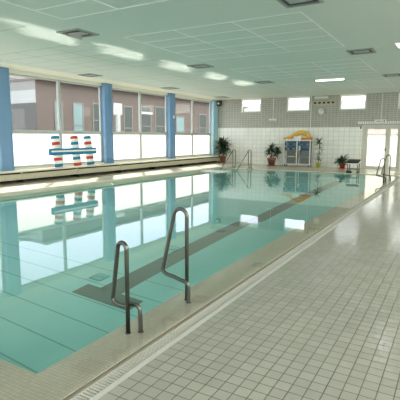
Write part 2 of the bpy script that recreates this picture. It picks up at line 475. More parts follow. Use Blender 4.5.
# door
r = empty('door_1', (-3.575, YB+.1, 0)); tag(r, 'white glazed double door in the back wall', 'door', kind='structure')
W = .975
q = MB(); q.box(-W, -W+.12, -.1, .08, 0, 2.36); q.box(W-.08, W, -.1, .08, 0, 2.36); q.box(-W+.12, W-.08, -.1, .08, 2.26, 2.36); q.box(-W+.12, W-.08, -.1, .08, 0, .03)
q.build('frame', M['doorframe'], r)
def leaf(x0, x1, handle):
    st = .14
    f = MB(); f.box(x0, x0+st, -.04, .03, .03, 2.26); f.box(x1-st*.7, x1, -.04, .03, .03, 2.26); f.box(x0+st, x1-st*.7, -.04, .03, .03, .15); f.box(x0+st, x1-st*.7, -.04, .03, 2.14, 2.26)
    f.box(x0+st, x1-st*.7, -.03, .02, 1.80, 1.84)
    o = f.build('door_leaf', M['doorframe'], r)
    g = MB(); g.box(x0+st, x1-st*.7, -.004, .004, .15, 1.80); g.build('frosted_pane', M['doorfrost'], o)
    g = MB(); g.box(x0+st, x1-st*.7, -.004, .004, 1.84, 2.14); g.build('clear_pane', M['glass2'], o)
    if handle:
        g = MB(); g.tube([(x1-.06, -.04, 1.05), (x1-.06, -.10, 1.05), (x1-.20, -.10, 1.05)], .012); g.box(x1-.085, x1-.035, -.05, -.04, .95, 1.15); g.build('door_handle', M['steel'], o)
leaf(-W+.125, .295, True); leaf(.30, W-.085, False)
q = MB()
xx = -4.80
while xx < -2.25:
    q.box(xx, xx+.085, YB-.035, YB-.001, 2.40, 2.55); xx += .115
q.box(-4.82, -2.24, YB-.012, YB-.001, 2.38, 2.57, 1)
tag(q.build('trim_3', [M['wframe'], M['grey']]), 'white ribbed strip above the glazed door', 'trim', kind='structure')

# right and near wall (behind the camera); unseen windows added to brighten the room
bays_r = [(-2.5, 2.3), (2.8, 7.6), (8.1, 12.9), (13.4, 18.2), (18.7, 23.5)]
mb = MB(); mb.box(XR, XR+.25, YN, YB+.28, 0, .9, 1); mb.box(XR, XR+.25, YN, YB+.28, 3.87, ZC, 0)
edges = [YN] + [v for b in bays_r for v in b] + [YB]
for a, b in zip(edges[0::2], edges[1::2]):
    mb.box(XR, XR+.25, a, b, .9, 2.25, 1); mb.box(XR, XR+.25, a, b, 2.25, 3.87, 0)
tag(mb.build('wall_right', [M['block_y'], M['wtile_y']]), 'side wall opposite the windows, grey block above white tile', 'wall', kind='structure')
bays_f = [(-12.6, -8.4), (-7.9, -3.7), (-3.2, 1.4)]
mb = MB(); mb.box(XL-.3, XR+.25, YN-.25, YN, 0, .9, 1); mb.box(XL-.3, XR+.25, YN-.25, YN, 3.87, ZC, 0)
edges = [XL-.3] + [v for b in bays_f for v in b] + [XR+.25]
for a, b in zip(edges[0::2], edges[1::2]):
    mb.box(a, b, YN-.25, YN, .9, 2.25, 1); mb.box(a, b, YN-.25, YN, 2.25, 3.87, 0)
def added_window(loc, rz, w, label):
    global wn
    wn += 1
    r = empty('window_%d' % wn, loc, rz); tag(r, label, 'window', kind='structure')
    h = w/2; H = 3.87-.9; q = MB()
    q.box(-.03, .05, -h, h, 0, .07); q.box(-.03, .05, -h, h, H-.06, H); q.box(-.03, .05, -h, -h+.07, .07, H-.06); q.box(-.03, .05, h-.07, h, .07, H-.06); q.box(-.04, .06, -.05, .05, .07, H-.06)
    q.build('frame', M['frame'], r)
    for p0, p1 in ((-h+.07, -.05), (.05, h-.07)): pane('clear_pane', 0, .008, p0, p1, .07, H-.06, M['glass'], r)
for i, (a, b) in enumerate(bays_r):
    added_window((XR+.12, (a+b)/2, .9), 0, b-a, ['first', 'second', 'third', 'fourth', 'last'][i] + ' added wide window bay from the near end in the side wall opposite the pool windows')
for i, (a, b) in enumerate(bays_f):
    added_window(((a+b)/2, YN-.12, .9), PI/2, b-a, ['added window bay of the near end wall next to the column wall', 'middle added window bay of the near end wall', 'added window bay of the near end wall on the deck side'][i])
tag(mb.build('wall_front', [M['block'], M['wtile']]), 'end wall facing the back wall, grey block above white tile', 'wall', kind='structure')

# ---------------------------------------------------------------- ceiling
mb = MB(); mb.box(XL-.35, XR+.3, YN-.3, YB+1.3, ZC, ZC+.2)
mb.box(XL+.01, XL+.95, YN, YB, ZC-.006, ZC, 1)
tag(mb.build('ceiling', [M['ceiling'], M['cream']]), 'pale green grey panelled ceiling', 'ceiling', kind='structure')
def grid(name, xs, ys, mat, w, x_lines, y_lines, drop):
    q = MB()
    for x in x_lines: q.box(x-w/2, x+w/2, ys[0], ys[1], ZC-drop, ZC)
    for y in y_lines: q.box(xs[0], xs[1], y-w/2, y+w/2, ZC-drop, ZC)
    return q.build(name, mat)
tn = 3
groups = [(-2.2, 1.1), (3.0, 6.48), (8.30, 11.92), (13.9, 17.0), (18.95, 22.3)]
for gi, (a, b) in enumerate(groups):
    k = round((b-a)/.72); yl = [a+(b-a)*i/k for i in range(k+1)]
    tn += 1
    tag(grid('trim_%d' % tn, (-6.95, -2.70), (a, b), M['tbar'], .036, [-6.95, -5.55, -4.14, -2.70], yl, .006), 'thin rails of ceiling panels over the pool', 'trim', 'ceiling rails', kind='structure')
    tn += 1
    tag(grid('trim_%d' % tn, (-12.3, -8.1), (a, b), M['groove'], .018, [-12.3, -10.9, -9.5, -8.1], yl, .002), 'thin joints of ceiling panels near the windows', 'trim', 'ceiling joints', kind='structure')

# ceiling air vents
def vent_proto():
    r = empty('ceiling_vent')
    q = MB(); s, t = .33, .05
    q.box(-s, s, -s, -s+t, -.025, 0); q.box(-s, s, s-t, s, -.025, 0); q.box(-s, -s+t, -s+t, s-t, -.025, 0); q.box(s-t, s, -s+t, s-t, -.025, 0)
    q.build('frame', M['grey'], r)
    q = MB(); q.box(-s+t, s-t, -s+t, s-t, -.004, -.001); q.build('recess', M['black'], r)
    q = MB()
    for k in range(-2, 3):
        if k in (-1, 0, 1): q.cbox(-.2, .2, k*.085-.036, k*.085+.036, -.022, -.010, .003)
    q.build('centre_plate', M['ventplate'], r)
    return r
vp = vent_proto()
vents = [((-2.45, 12.77), 'square grey ceiling vent beside the small light panel over the deck'), ((-2.30, 18.1), 'square grey ceiling vent over the deck near the door'),
         ((-2.50, 7.55), 'square grey ceiling vent over the deck at the top edge of the picture'), ((-7.58, 7.47), 'square grey ceiling vent with a hanging flap, nearest above the pool'),
         ((-12.25, 12.63), 'grey ceiling vent above the striped foam float'), ((-12.13, 17.8), 'grey ceiling vent above the column with the camera'),
         ((-7.5, 12.8), 'square grey ceiling vent above the middle of the pool'), ((-7.3, 17.8), 'square grey ceiling vent above the far part of the pool'),
         ((-12.15, 23.2), 'grey ceiling vent close to the far corner by the windows')]
for i, ((x, y), l) in enumerate(vents):
    v = vp if i == 0 else copy_tree(vp)
    v.location = (x, y, ZC); tag(v, l, 'vent', 'square air vents in the ceiling')
    if i == 3:
        q = MB(); q.add([(-.28, -.1, -.03), (.18, -.1, -.03), (.12, -.02, -.16), (-.28, -.08, -.05), (.18, -.08, -.05), (.12, 0, -.16)], [(0, 1, 2), (5, 4, 3), (0, 3, 4, 1), (1, 4, 5, 2), (2, 5, 3, 0)])
        q.build('hanging_flap', M['grey'], v)
# ceiling lamps
r = empty('ceiling_strip_light', (-4.62, 18.08, ZC)); tag(r, 'slim lit ceiling strip light near the back wall', 'light')
q = MB(); q.cbox(-.58, .58, -.06, .06, -.03, 0, .006); q.build('housing', M['white'], r)
q = MB(); q.tube([(-.55, 0, -.05), (.55, 0, -.05)], .025); q.build('tube', M['lamp'], r)
r = empty('ceiling_panel_light', (-1.35, 12.4, ZC)); tag(r, 'small square lit panel in the ceiling at the right edge', 'light')
q = MB(); q.box(-.2, .2, -.34, -.30, -.02, 0); q.box(-.2, .2, .30, .34, -.02, 0); q.box(-.2, -.17, -.3, .3, -.02, 0); q.box(.17, .2, -.3, .3, -.02, 0); q.build('frame', M['white'], r)
q = MB(); q.box(-.17, .17, -.3, .3, -.012, -.004); q.build('diffuser', M['lamp'], r)
r = MB(); r.cbox(-.12, .12, -.35, .35, -.018, 0, .004)
tag(r.build('ceiling_hatch', M['ceiling'], loc=(-1.98, 12.75, ZC)), 'pale narrow hatch cover in the ceiling beside a vent', 'hatch')
r = MB(); r.box(-.016, .016, -1.55, 1.55, -.012, 0)
tag(r.build('ceiling_rail', M['tbar'], loc=(-3.87, 20.5, ZC)), 'thin bright rail in the ceiling beside the strip light', 'rail')

# ---------------------------------------------------------------- fixtures on the back wall
def conduit(x, z0, z1, label):
    q = MB(); q.tube([(0, -.025, z0), (0, -.025, z1)], .018, 8)
    for z in (z0+.1, (z0+z1)/2, z1-.1): q.box(-.03, .03, -.045, 0, z-.012, z+.012)
    return tag(q.build('wall_mounted_conduit', M['white'], loc=(x, YB, 0)), label, 'conduit')
conduit(-9.70, 2.77, ZC-.01, 'thin white conduit running down to a wall box')
conduit(-7.42, 1.75, ZC-.01, 'thin white conduit running down behind the yellow noodles')
conduit(-3.64, 2.64, ZC-.01, 'thin white conduit running down to the exit sign')
r = empty('wall_box', (-9.73, YB, 2.64)); tag(r, 'small white electrical box at the foot of the conduit', 'box')
q = MB(); q.cbox(-.22, .22, -.10, 0, 0, .13, .012); q.build('housing', M['white'], r)
q = MB(); q.box(-.19, .19, -.106, -.1005, .02, .05); q.build('lens', M['grey'], r)
r = empty('wall_clock', (-6.83, YB, 3.14)); tag(r, 'round white wall clock below the ventilation grille', 'clock')
q = MB(); q.lathe([(.20, 0), (.215, -.02), (.21, -.05), (.185, -.05)], n=32, axis='Y'); q.build('case', M['grey'], r)
q = MB(); q.lathe([(.185, -.046), (.184, -.0505)], n=32, axis='Y'); q.build('face', M['white'], r)
for k in range(12):
    a = PI/6*k; c, s_ = math.cos(a), math.sin(a)
    q = MB(); q.tube([(c*.145, -.053, s_*.145), (c*.172, -.053, s_*.172)], .006, 6); q.build('hour_mark', M['black'], r)
q = MB(); q.tube([(0, -.056, 0), (.055, -.056, .085)], .008, 6); q.build('hour_hand', M['black'], r)
q = MB(); q.tube([(0, -.058, 0), (-.03, -.058, .145)], .006, 6); q.build('minute_hand', M['black'], r)
r = empty('wall_grille', (-6.69, YB, 3.49)); tag(r, 'long pale ventilation grille with five dark openings above the clock', 'grille')
q = MB(); q.cbox(-.66, .66, -.05, 0, 0, .24, .012); q.build('housing', M['bench'], r)
for k in range(5):
    q = MB(); q.box(-.075, .075, -.056, -.0505, .07, .17); q.build('opening', M['black'], r, (-.5+.25*k, 0, 0))
r = MB(); r.cbox(-.38, .38, -.10, 0, 0, .13, .012)
tag(r.build('wall_duct', M['plaster'], loc=(-6.85, YB, 3.84)), 'short cream duct box under the ceiling above the grille', 'duct')
r = empty('exit_sign', (-3.66, YB-.04, 2.45)); tag(r, 'small green emergency exit sign above the door', 'sign')
q = MB(); q.cbox(-.28, .28, -.06, .039, 0, .18, .01); q.build('housing', M['white'], r)
q = MB(); q.box(-.25, .25, -.066, -.0605, .015, .165); q.build('sign_face', M['fwhite'], r)
q = MB()
q.box(-.20, -.06, -.072, -.0665, .075, .105); q.add([(-.06, -.072, .05), (-.06, -.072, .13), (0, -.072, .09)], [(0, 2, 1)])   # arrow
q.box(.17, .225, -.072, -.0665, .03, .15)                                    # doorway
q.tube([(.10, -.07, .138), (.101, -.07, .139)], .014, 8)                       # head
q.tube([(.095, -.07, .12), (.08, -.07, .08), (.11, -.07, .06), (.10, -.07, .03)], .008, 6)
q.tube([(.08, -.07, .08), (.06, -.07, .055), (.03, -.07, .05)], .008, 6); q.tube([(.06, -.07, .10), (.09, -.07, .115), (.13, -.07, .095)], .007, 6)
q.build('pictogram', M['green'], r)
r = empty('wall_speaker', (-13.30, YB, 3.78)); tag(r, 'small black wall speaker in the corner beside the windows', 'speaker')
q = MB(); q.cbox(-.15, .15, -.24, -.04, -.15, .15, .02); q.build('cabinet', M['black'], r)
q = MB(); q.lathe([(.08, -.241), (.075, -.25), (.03, -.245)], (-.01, 0, .0), n=20, axis='Y'); q.build('cone', M['white'], r)
q = MB(); q.box(-.02, .02, -.04, 0, -.03, .03); q.build('bracket', M['black'], r)
r = empty('security_camera', (XL+.168, 19.98, 2.72)); tag(r, 'small white dome camera fixed to a blue column', 'camera')
q = MB(); q.cbox(0, .10, -.06, .06, .02, .10, .015); q.build('mount', M['white'], r)
q = MB(); q.lathe([(.055, .02), (.053, -.02), (.035, -.05), (.01, -.06)], (.06, 0, 0), 16); q.build('dome', M['white'], r)
r = MB(); r.cbox(-.035, .035, -.04, 0, -.05, .05, .008)
tag(r.build('door_switch', M['black'], loc=(-4.64, YB, 2.20)), 'tiny dark box on the wall at the top corner of the door frame', 'switch')

# ---------------------------------------------------------------- grab rails and handrails
def rail(name, loc, path, rad, label, group, mat, feet, clamp=None):
    r = empty(name, loc); tag(r, label, 'handrail', group)
    q = MB(); q.tube(path, rad, 12); q.build('tube', mat, r)
    for f in feet:
        q = MB(); q.lathe([(rad*1.15, -.012), (rad*1.45, -.010), (rad*1.4, -.004), (rad*1.1, .002)], (f[0], f[1], f[2]), 16); q.build('floor_flange', mat, r)
    return r
def loop(ax, az, w, lx, lz, bx, bz, fx, fy, sh, y=0.03):
    """bent rail: post foot at the origin, up and over, down a slanting leg, back under to a second foot"""
    h = w/2
    pts = [(0, 0, -.03), (0, 0, az-h-.02)]
    top = [(-h + h*math.cos(a), y*.35*(1-math.cos(a))/2, az-h + h*math.sin(a)) for a in [PI*i/12 for i in range(0, 12)]]
    leg = [(lx, y*.8, lz)]
    bend = smooth_path([(lx, y*.8, lz), (lx-.012, y*.85, bz+.03), (bx, y*.9, bz-.005), (bx+.09, y, bz-.012), (fx-.10, fy, sh+.01), (fx-.01, fy, sh), (fx, fy, sh-.09), (fx, fy, -.03)], 3)
    return pts + top + bend
GZ = -.02
rail('grab_rail', (-2.39, 2.83, GZ), loop(0, .81, .105, -.185, .31, -.14, .235, .085, .07, .24, .03), .0195,
     'bent stainless grab rail standing nearest the camera at the pool edge', 'grab rails at the near right pool edge', M['steel'], [(0, 0, .004), (.085, .07, .007)])
rail('grab_rail', (-2.365, 3.765, GZ), loop(0, .975, .15, -.28, .33, -.235, .26, .06, -.06, .22, -.04), .0205,
     'taller bent stainless grab rail, second from the camera at the pool edge', 'grab rails at the near right pool edge', M['steel'], [(0, 0, .004), (.06, -.06, .007)])
rail('grab_rail', (-2.34, 17.75, GZ), loop(0, .92, .15, -.26, .33, -.22, .26, .06, .06, .22, .03), .022,
     'bent steel grab rail at the far right pool edge, lower one in front', 'grab rails at the far right pool edge', M['steel'], [(0, 0, .004), (.06, .06, .007)])
rail('grab_rail', (-2.26, 18.65, GZ), loop(0, 1.03, .15, -.28, .33, -.235, .26, .06, -.06, .22, -.03), .022,
     'bent steel grab rail at the far right pool edge, tall one behind', 'grab rails at the far right pool edge', M['steel'], [(0, 0, .004), (.06, -.06, .007)])
for X, l in ((-10.42, 'slanting steel stair handrail at the far pool end, the one closer to the windows'), (-9.50, 'slanting steel stair handrail at the far pool end, the one closer to the yucca')):
    r = empty('stair_handrail', (X, 21.38, 0)); tag(r, l, 'handrail', 'stair handrails at the far pool end')
    pth = [(.09, 0, 0), (.09, 0, .90)] + [(.0+.09*math.cos(a), -.02, .93+.075*math.sin(a)) for a in [PI*i/10 for i in range(1, 10)]] + [(-.10, -.06, .86), (-.12, -1.50, -.15)]
    q = MB(); q.tube(pth, .021, 10); q.build('tube', M['chrome'], r)
    q = MB(); q.tube([(-.06, 0, 0), (-.06, -.01, .93)], .021, 10); q.build('post', M['chrome'], r)
    q = MB(); q.cbox(-.11, .14, -.06, .06, 0.012, .10, .015); q.cbox(-.08, .11, -.04, .04, .10, .17, .01); q.build('base', M['grey'], r)
r = empty('pool_step', (-10.3, 19.15, -.03)); tag(r, 'white step platform at water level below the slanting stair rails', 'step')
q = MB(); q.cbox(-.62, .58, -.5, .5, -.08, .05, .02); q.build('tread', M['white'], r)
q = MB(); q.cbox(-.56, .54, -.9, -.51, -.45, -.33, .02); q.build('tread', M['white'], r)
q = MB(); q.cbox(-.56, .54, -1.3, -.91, -.8, -.68, .02); q.build('tread', M['white'], r)
for xx in (-.52, .52):
    q = MB(); q.tube([(xx, -1.2, -.8), (xx, .4, -.08)], .03); q.build('stringer', M['chrome'], r)

# pool floor inlets
for (x, y), l in (((-4.86, 5.08), 'pale square drain grid on the pool floor nearest the lane end'), ((-4.72, 6.95), 'drain grid on the pool floor, second along the lane line'), ((-4.72, 8.8), 'drain grid on the pool floor just before the floor drops')):
    r = empty('pool_drain', (x, y, -1.70)); tag(r, l, 'drain', 'drain grids on the pool floor')
    q = MB(); q.cbox(-.13, .13, -.13, .13, .001, .016, .02); q.build('rim', M['seam'], r)
    q = MB()
    for k in range(-3, 4): q.box(-.1, .1, k*.028-.006, k*.028+.006, .0165, .021)
    q.build('grid', M['liner'], r)

# starting block
r = empty('starting_block', (-4.22, 21.62, 0)); tag(r, 'low starting block with a dark sloping top on metal legs', 'starting block')
q = MB(); q.add([(-.26, -.27, .48), (.26, -.27, .48), (.26, .27, .58), (-.26, .27, .58), (-.26, -.27, .545), (.26, -.27, .545), (.26, .27, .645), (-.26, .27, .645)],
                [(3, 2, 1, 0), (4, 5, 6, 7), (0, 1, 5, 4), (1, 2, 6, 5), (2, 3, 7, 6), (3, 0, 4, 7)]); q.build('top', M['rubber'], r)
q = MB(); q.add([(-.27, -.285, .44), (.27, -.285, .44), (.27, .285, .54), (-.27, .285, .54), (-.27, -.285, .478), (.27, -.285, .478), (.27, .285, .578), (-.27, .285, .578)],
                [(3, 2, 1, 0), (4, 5, 6, 7), (0, 1, 5, 4), (1, 2, 6, 5), (2, 3, 7, 6), (3, 0, 4, 7)]); q.build('plate', M['white'], r)
for sx in (-1, 1):
    for sy in (-1, 1):
        q = MB(); q.tube([(sx*.22, sy*.22, .0), (sx*.22, sy*.22, .47+sy*.03)], .024, 10); q.lathe([(.05, .012), (.05, .022)], (sx*.22, sy*.22, 0), 14); q.build('leg', M['steel'], r)
for yy in (-.22, .22):
    q = MB(); q.tube([(-.22, yy, .2), (.22, yy, .2)], .015); q.build('brace', M['steel'], r)
q = MB(); q.cbox(-.26, -.02, -.36, -.25, .014, .13, .012); q.build('front_step', M['rubber'], r)

# ---------------------------------------------------------------- striped foam float
r = empty('foam_float', (XL+.32, 12.43, .435)); tag(r, 'large foam float of three striped rolls and a blue crossbar leaning on the window', 'pool float')
def roll(yc, cols, kinds):
    # lower end stands on the casing, upper end leans back to the glass
    p0 = Vector((.06, yc-.02, .085)); p1 = Vector((-.08, yc-.05, 1.27)); R_ = .158; n = 24
    d = (p1-p0).normalized(); u = d.cross(Vector((0, 1, 0))).normalized(); v = d.cross(u)
    q = MB(); L = (p1-p0).length
    stops = [(-.04, R_*.55), (-.02, R_*.85), (0.02, R_)]
    m = len(cols); bands = [i/m for i in range(m+1)]
    for i in range(m):
        t0, t1 = bands[i]*L, bands[i+1]*L
        prof = [(R_, t0), (R_*1.0, t0+.004), (R_*1.0, t1-.004), (R_, t1)]
        if i == 0: prof = [(R_*.75, t0), (R_*.95, t0+.015)] + prof[2:]
        if i == m-1: prof = prof[:2] + [(R_*.95, t1-.015), (R_*.75, t1)]
        vs = [p0 + d*t + u*(rr*math.cos(2*PI*j/n)) + v*(rr*math.sin(2*PI*j/n)) for rr, t in prof for j in range(n)]
        fs = [(a*n+j, a*n+(j+1) % n, a*n+n+(j+1) % n, a*n+n+j) for a in range(3) for j in range(n)]
        q.add(vs, fs, cols[i], True)
        if i == 0: q.add(vs[:n], [tuple(range(n-1, -1, -1))], cols[i])
        if i == m-1: q.add(vs[-n:], [tuple(range(n))], cols[i])
    # square print marks on the light bands
    for i in kinds:
        t0 = bands[i]*L; t1 = bands[i+1]*L
        for a in range(10):
            ang = 2*PI*a/10; c = p0 + d*((t0+t1)/2) + (u*math.cos(ang)+v*math.sin(ang))*(R_+.001)
            tn_ = (-u*math.sin(ang)+v*math.cos(ang))*.018; hh = d*.018
            nrm = (u*math.cos(ang)+v*math.sin(ang))*.002
            q.add([c-tn_-hh, c+tn_-hh, c+tn_+hh, c-tn_+hh, c-tn_-hh+nrm, c+tn_-hh+nrm, c+tn_+hh+nrm, c-tn_+hh+nrm], [(4, 5, 6, 7), (0, 1, 5, 4), (1, 2, 6, 5), (2, 3, 7, 6), (3, 0, 4, 7)], 3 if cols[i] != 3 else 4)
    return q.build('striped_roll', [M['fblue'], M['fwhite'], M['fred'], M['fyellow'], M['fnavy']], r)
A = [0, 1, 2, 1, 0, 0, 1, 2, 1, 0]; B = [2, 1, 0, 1, 0, 0, 1, 0, 1, 2]
roll(-.62, [0, 1, 2, 1, 0, 0, 1, 2, 1, 0], []); roll(.35, B, [1, 8]); roll(1.13-.05, A, [])
q = MB(); q.cbox(.10, .285, -1.18, 1.22, .545, .80, .03, 0); q.build('crossbar', M['fblue'], r)
q = MB(); q.box(.280, .291, -1.16, 1.20, .665, .725); q.build('crossbar_stripe', M['fwhite'], r)

# ---------------------------------------------------------------- potted plants
def pot(r, rad, h, mat, rim=True):
    q = MB(); pr = [(rad*.70, 0), (rad*.93, h*.80), (rad*1.05, h*.80), (rad*1.08, h), (rad*.95, h), (rad*.92, h*.9)]
    q.lathe(pr, n=24); q.build('pot', mat, r)
    q = MB(); q.lathe([(rad*.9, h*.88), (rad*.88, h*.92), (.01, h*.94)], n=18); q.build('soil', M['soil'], r)
def saucer(r, rad):
    q = MB(); q.lathe([(rad*.8, 0), (rad*1.05, .03), (rad*1.0, .035)], n=20); q.build('saucer', M['terra'], r)
rnd = random.Random(3)
def rosette(q, c, n, l0, l1, w, e0, e1, droop, mats=(0, 1)):
    for k in range(n):
        q.leaf((c[0]+rnd.uniform(-.02, .02), c[1]+rnd.uniform(-.02, .02), c[2]+rnd.uniform(-.06, .04)), rnd.uniform(0, 2*PI), rnd.uniform(e0, e1), rnd.uniform(l0, l1), w*rnd.uniform(.8, 1.2), rnd.uniform(.5, 1.2)*droop, rnd.choice(mats))
LM = [M['leaf'], M['leaf2']]
r = empty('potted_palm', (-12.62, 24.35, .08)); tag(r, 'bushy dark green palm in terracotta pot by the far window corner', 'plant')
pot(r, .20, .42, M['terra'])
q = MB(); st = [(.0, 0, .4, 1.15), (.12, .05, .4, .95), (-.12, -.04, .4, 1.0)]
for (x, y, a, b) in st: q.tube([(x*.4, y*.4, a-.05), (x, y, b)], [.028, .02], 8)
q.build('stem', M['stem'], r)
q = MB()
for (x, y, a, b) in st:
    rosette(q, (x, y, b), 62, .46, .74, .085, -.4, 1.4, 1.0); rosette(q, (x*.8, y*.8, b-.3), 36, .40, .62, .08, -.3, .9, 1.0)
q.build('foliage', LM, r)
r = empty('potted_yucca', (-9.50, 24.6, 0)); tag(r, 'green yucca in terracotta pot just left of the white trolley', 'plant')
pot(r, .25, .46, M['terra']); saucer(r, .30)
q = MB(); st = [(-.06, 0, .4, 1.0), (.36, -.02, .4, .92), (-.2, .05, .4, .75)]
for (x, y, a, b) in st: q.tube([(x*.15, y*.3, a-.03), (x*.6, y, (a+b)/2), (x, y, b)], [.03, .025, .02], 8)
q.build('stem', M['stem'], r)
q = MB()
rosette(q, (-.06, 0, 1.0), 60, .32, .52, .08, -.5, 1.45, 1.0); rosette(q, (.36, -.02, .90), 70, .24, .37, .09, -.9, 1.4, 1.2); rosette(q, (-.2, .05, .75), 40, .28, .40, .08, -.5, 1.2, 1.1)
rosette(q, (.2, 0, .68), 22, .25, .4, .06, -.3, 1.2, 1.1)
q.build('foliage', LM, r)
r = empty('potted_dracaena', (-6.70, 24.55, 0)); tag(r, 'tall slender dracaena in yellow green pot right of the trolley', 'plant')
pot(r, .15, .27, M['limepot'])
q = MB(); q.tube([(0, 0, .24), (.03, 0, .8), (.0, 0, 1.40)], [.022, .018, .014], 8); q.build('stem', M['stem'], r)
q = MB()
rosette(q, (0, 0, 1.36), 30, .32, .48, .055, -.3, 1.5, 1.0); rosette(q, (.02, 0, 1.05), 14, .3, .46, .045, 0, 1.0, 1.1); rosette(q, (.03, 0, .75), 14, .28, .42, .045, -.1, .9, 1.1)
rosette(q, (0, 0, .42), 26, .18, .32, .055, .0, 1.3, 1.2)
q.build('foliage', LM, r)
r = empty('potted_fern', (-5.40, 24.6, 0)); tag(r, 'spreading broad leaved plant in red pot beside the starting block', 'plant')
pot(r, .18, .27, M['redpot'])
q = MB(); q.tube([(0, 0, .2), (0, 0, .36)], .02, 8); q.build('stem', M['stem'], r)
q = MB(); rosette(q, (0, 0, .34), 84, .36, .60, .10, .1, 1.35, 1.6); q.build('foliage', LM, r)

# ---------------------------------------------------------------- trolley with swim aids
TX0, TX1, TY0, TY1 = -8.68, -7.16, 24.40, 24.86
r = empty('storage_trolley', ((TX0+TX1)/2, (TY0+TY1)/2, 0)); tag(r, 'white framed storage trolley with two open bays between potted plants', 'trolley')
w, d = (TX1-TX0)/2, (TY1-TY0)/2
q = MB(); t = .022
for x in (-w, 0, w):
    for y in (-d, d): q.box(x-t, x+t, y-t, y+t, .14, 1.52)
for z in (.16, 1.50):
    for y in (-d, d): q.box(-w, w, y-t, y+t, z-t, z+t)
    for x in (-w, 0, w): q.box(x-t, x+t, -d, d, z-t, z+t)
q.build('frame', M['white'], r)
for z in (.17, .55, .92, 1.20):
    q = MB()
    for k in range(12): q.box(-w+.02, w-.02, -d+.01+k*(2*d-.02)/11.5, -d+.01+k*(2*d-.02)/11.5+.018, z, z+.012)
    q.build('shelf', M['grey'], r)
q = MB(); q.box(-w+.022, w-.022, d-.012, d-.004, .18, 1.48); q.build('bay_shade_panel', M['bayshade'], r)  # added backing that darkens the open bays
q = MB(); q.box(-w, w, -d, d, 1.522, 1.535); q.build('top_board', M['white'], r)
q = MB(); q.cbox(-w-.02, -w+.0, -d, d, .18, 1.48, .006); q.build('side_panel', M['white'], r)
for x in (-w+.05, w-.05):
    for y in (-d+.05, d-.05):
        q = MB(); q.lathe([(.03, -.016), (.06, -.014), (.06, .014), (.03, .016)], (x, y, .06), 16, axis='X'); q.box(x-.02, x+.02, y-.01, y+.01, .07, .14); q.build('caster', M['black'], r)
tx, ty = r.location.x, r.location.y
# foam dumbbells: one built, the rest copied
db = empty('foam_dumbbell')
for s_ in (-1, 1):
    q = MB(); q.lathe([(.06, s_*.07-.04), (.085, s_*.07-.03), (.085, s_*.07+.03), (.06, s_*.07+.04)], n=18, axis='X', c=(s_*.06, 0, 0)); q.build('foam_end', M['fblue'], db)
q = MB(); q.tube([(-.1, 0, 0), (.1, 0, 0)], .015, 8); q.build('grip', M['white'], db)
spots = [(-.58, -.10, 1.302, 'on the top shelf, left end'), (-.20, -.10, 1.302, 'on the top shelf beside the centre post'), (.20, -.10, 1.302, 'on the top shelf just right of the centre post'), (.56, -.10, 1.302, 'on the top shelf, right end'),
         (-.56, -.10, 1.022, 'on the middle shelf, left end'), (-.22, -.08, 1.022, 'on the middle shelf beside the centre post')]
for i, (x, y, z, l) in enumerate(spots):
    o = db if i == 0 else copy_tree(db)
    o.location = (tx+x, ty+y, z-.004); tag(o, 'blue foam dumbbell of the trolley ' + l, 'dumbbell', 'blue foam dumbbells in the trolley')
def board(name, x, y, z, mat, label, tiltz=0):
    q = MB(); n = 14
    out = [(-.20, -.13), (.12, -.13)] + [(.12+.10*math.sin(a), -.13*math.cos(a)) for a in [PI*i/n for i in range(1, n)]] + [(.12, .13), (-.20, .13)]
    m = len(out); vs = [(px, py, 0) for px, py in out] + [(px, py, .035) for px, py in out]
    q.add(vs, [tuple(range(m-1, -1, -1)), tuple(range(m, 2*m))] + [(i, (i+1) % m, m+(i+1) % m, m+i) for i in range(m)])
    o = q.build(name, mat, loc=(x, y, z)); o.rotation_euler = (0, 0, tiltz); return tag(o, label, 'kickboard', 'kickboards in the trolley')
zs = .935
for k, (mt, nm) in enumerate(((M['fnavy'], 'bottom deep blue kickboard of the right bay stack'), (M['fblue'], 'mid blue kickboard of the right bay stack'), (M['fnavy'], 'upper deep blue kickboard of the right bay stack'))):
    board('kickboard', tx+.42, ty-.02, zs+.0365*k, mt, nm, .1*k-.1)
for k, (mt, nm) in enumerate(((M['fwhite'], 'pale kickboard lying alone low in the left bay'),)):
    board('kickboard', tx-.38, ty-.02, .566, mt, nm)
q = MB(); q.lathe([(.05, 0), (.055, .01), (.055, .24), (.03, .26)], n=18)
tag(q.build('foam_roller', M['forange'], loc=(tx-.10, ty-.02, .563)), 'small orange foam roller standing low beside the centre post', 'roller')
q = MB(); q.cbox(-.2, .2, -.08, .08, 0, .22, .02)
tag(q.build('storage_box', M['white'], loc=(tx-.02, ty-d+.10, 1.537)), 'small white box on top front of the trolley', 'box')
q = MB(); q.cbox(-.05, .05, -.05, .05, 0, .24, .02)
tag(q.build('plastic_bottle', M['white'], loc=(tx+.12, ty-.1, .933)), 'white plastic bottle standing beside the blue kickboards', 'bottle')
def noodle(pts, mat, label):
    q = MB(); q.tube(smooth_path(pts, 3), .052, 12); return tag(q.build('pool_noodle', mat, loc=(tx, ty, 1.54)), label, 'pool noodle', 'yellow foam noodles on the trolley')
noodle([(-.86, -.10, .055), (-.52, -.10, .15), (-.1, -.10, .40), (.35, -.10, .40), (.60, -.08, .18), (.74, -.06, .06)], M['fyellow'], 'yellow pool noodle arching over the white box, front one')
noodle([(-.62, .02, .055), (-.40, .03, .22), (.0, .04, .49), (.30, .04, .49), (.62, .04, .24), (.74, .07, .055)], M['fyellow'], 'yellow pool noodle arching highest above the trolley')
noodle([(-.5, .17, .055), (-.1, .17, .30), (.3, .17, .30), (.50, .17, .18), (.62, .18, .055)], M['fyellow'], 'yellow pool noodle arching lower at the back of the trolley')
noodle([(.26, -.20, .055), (.5, -.20, .055), (.72, -.19, .07), (.86, -.23, .07)], M['forange'], 'straight orange yellow noodle reaching past the right end of the trolley')

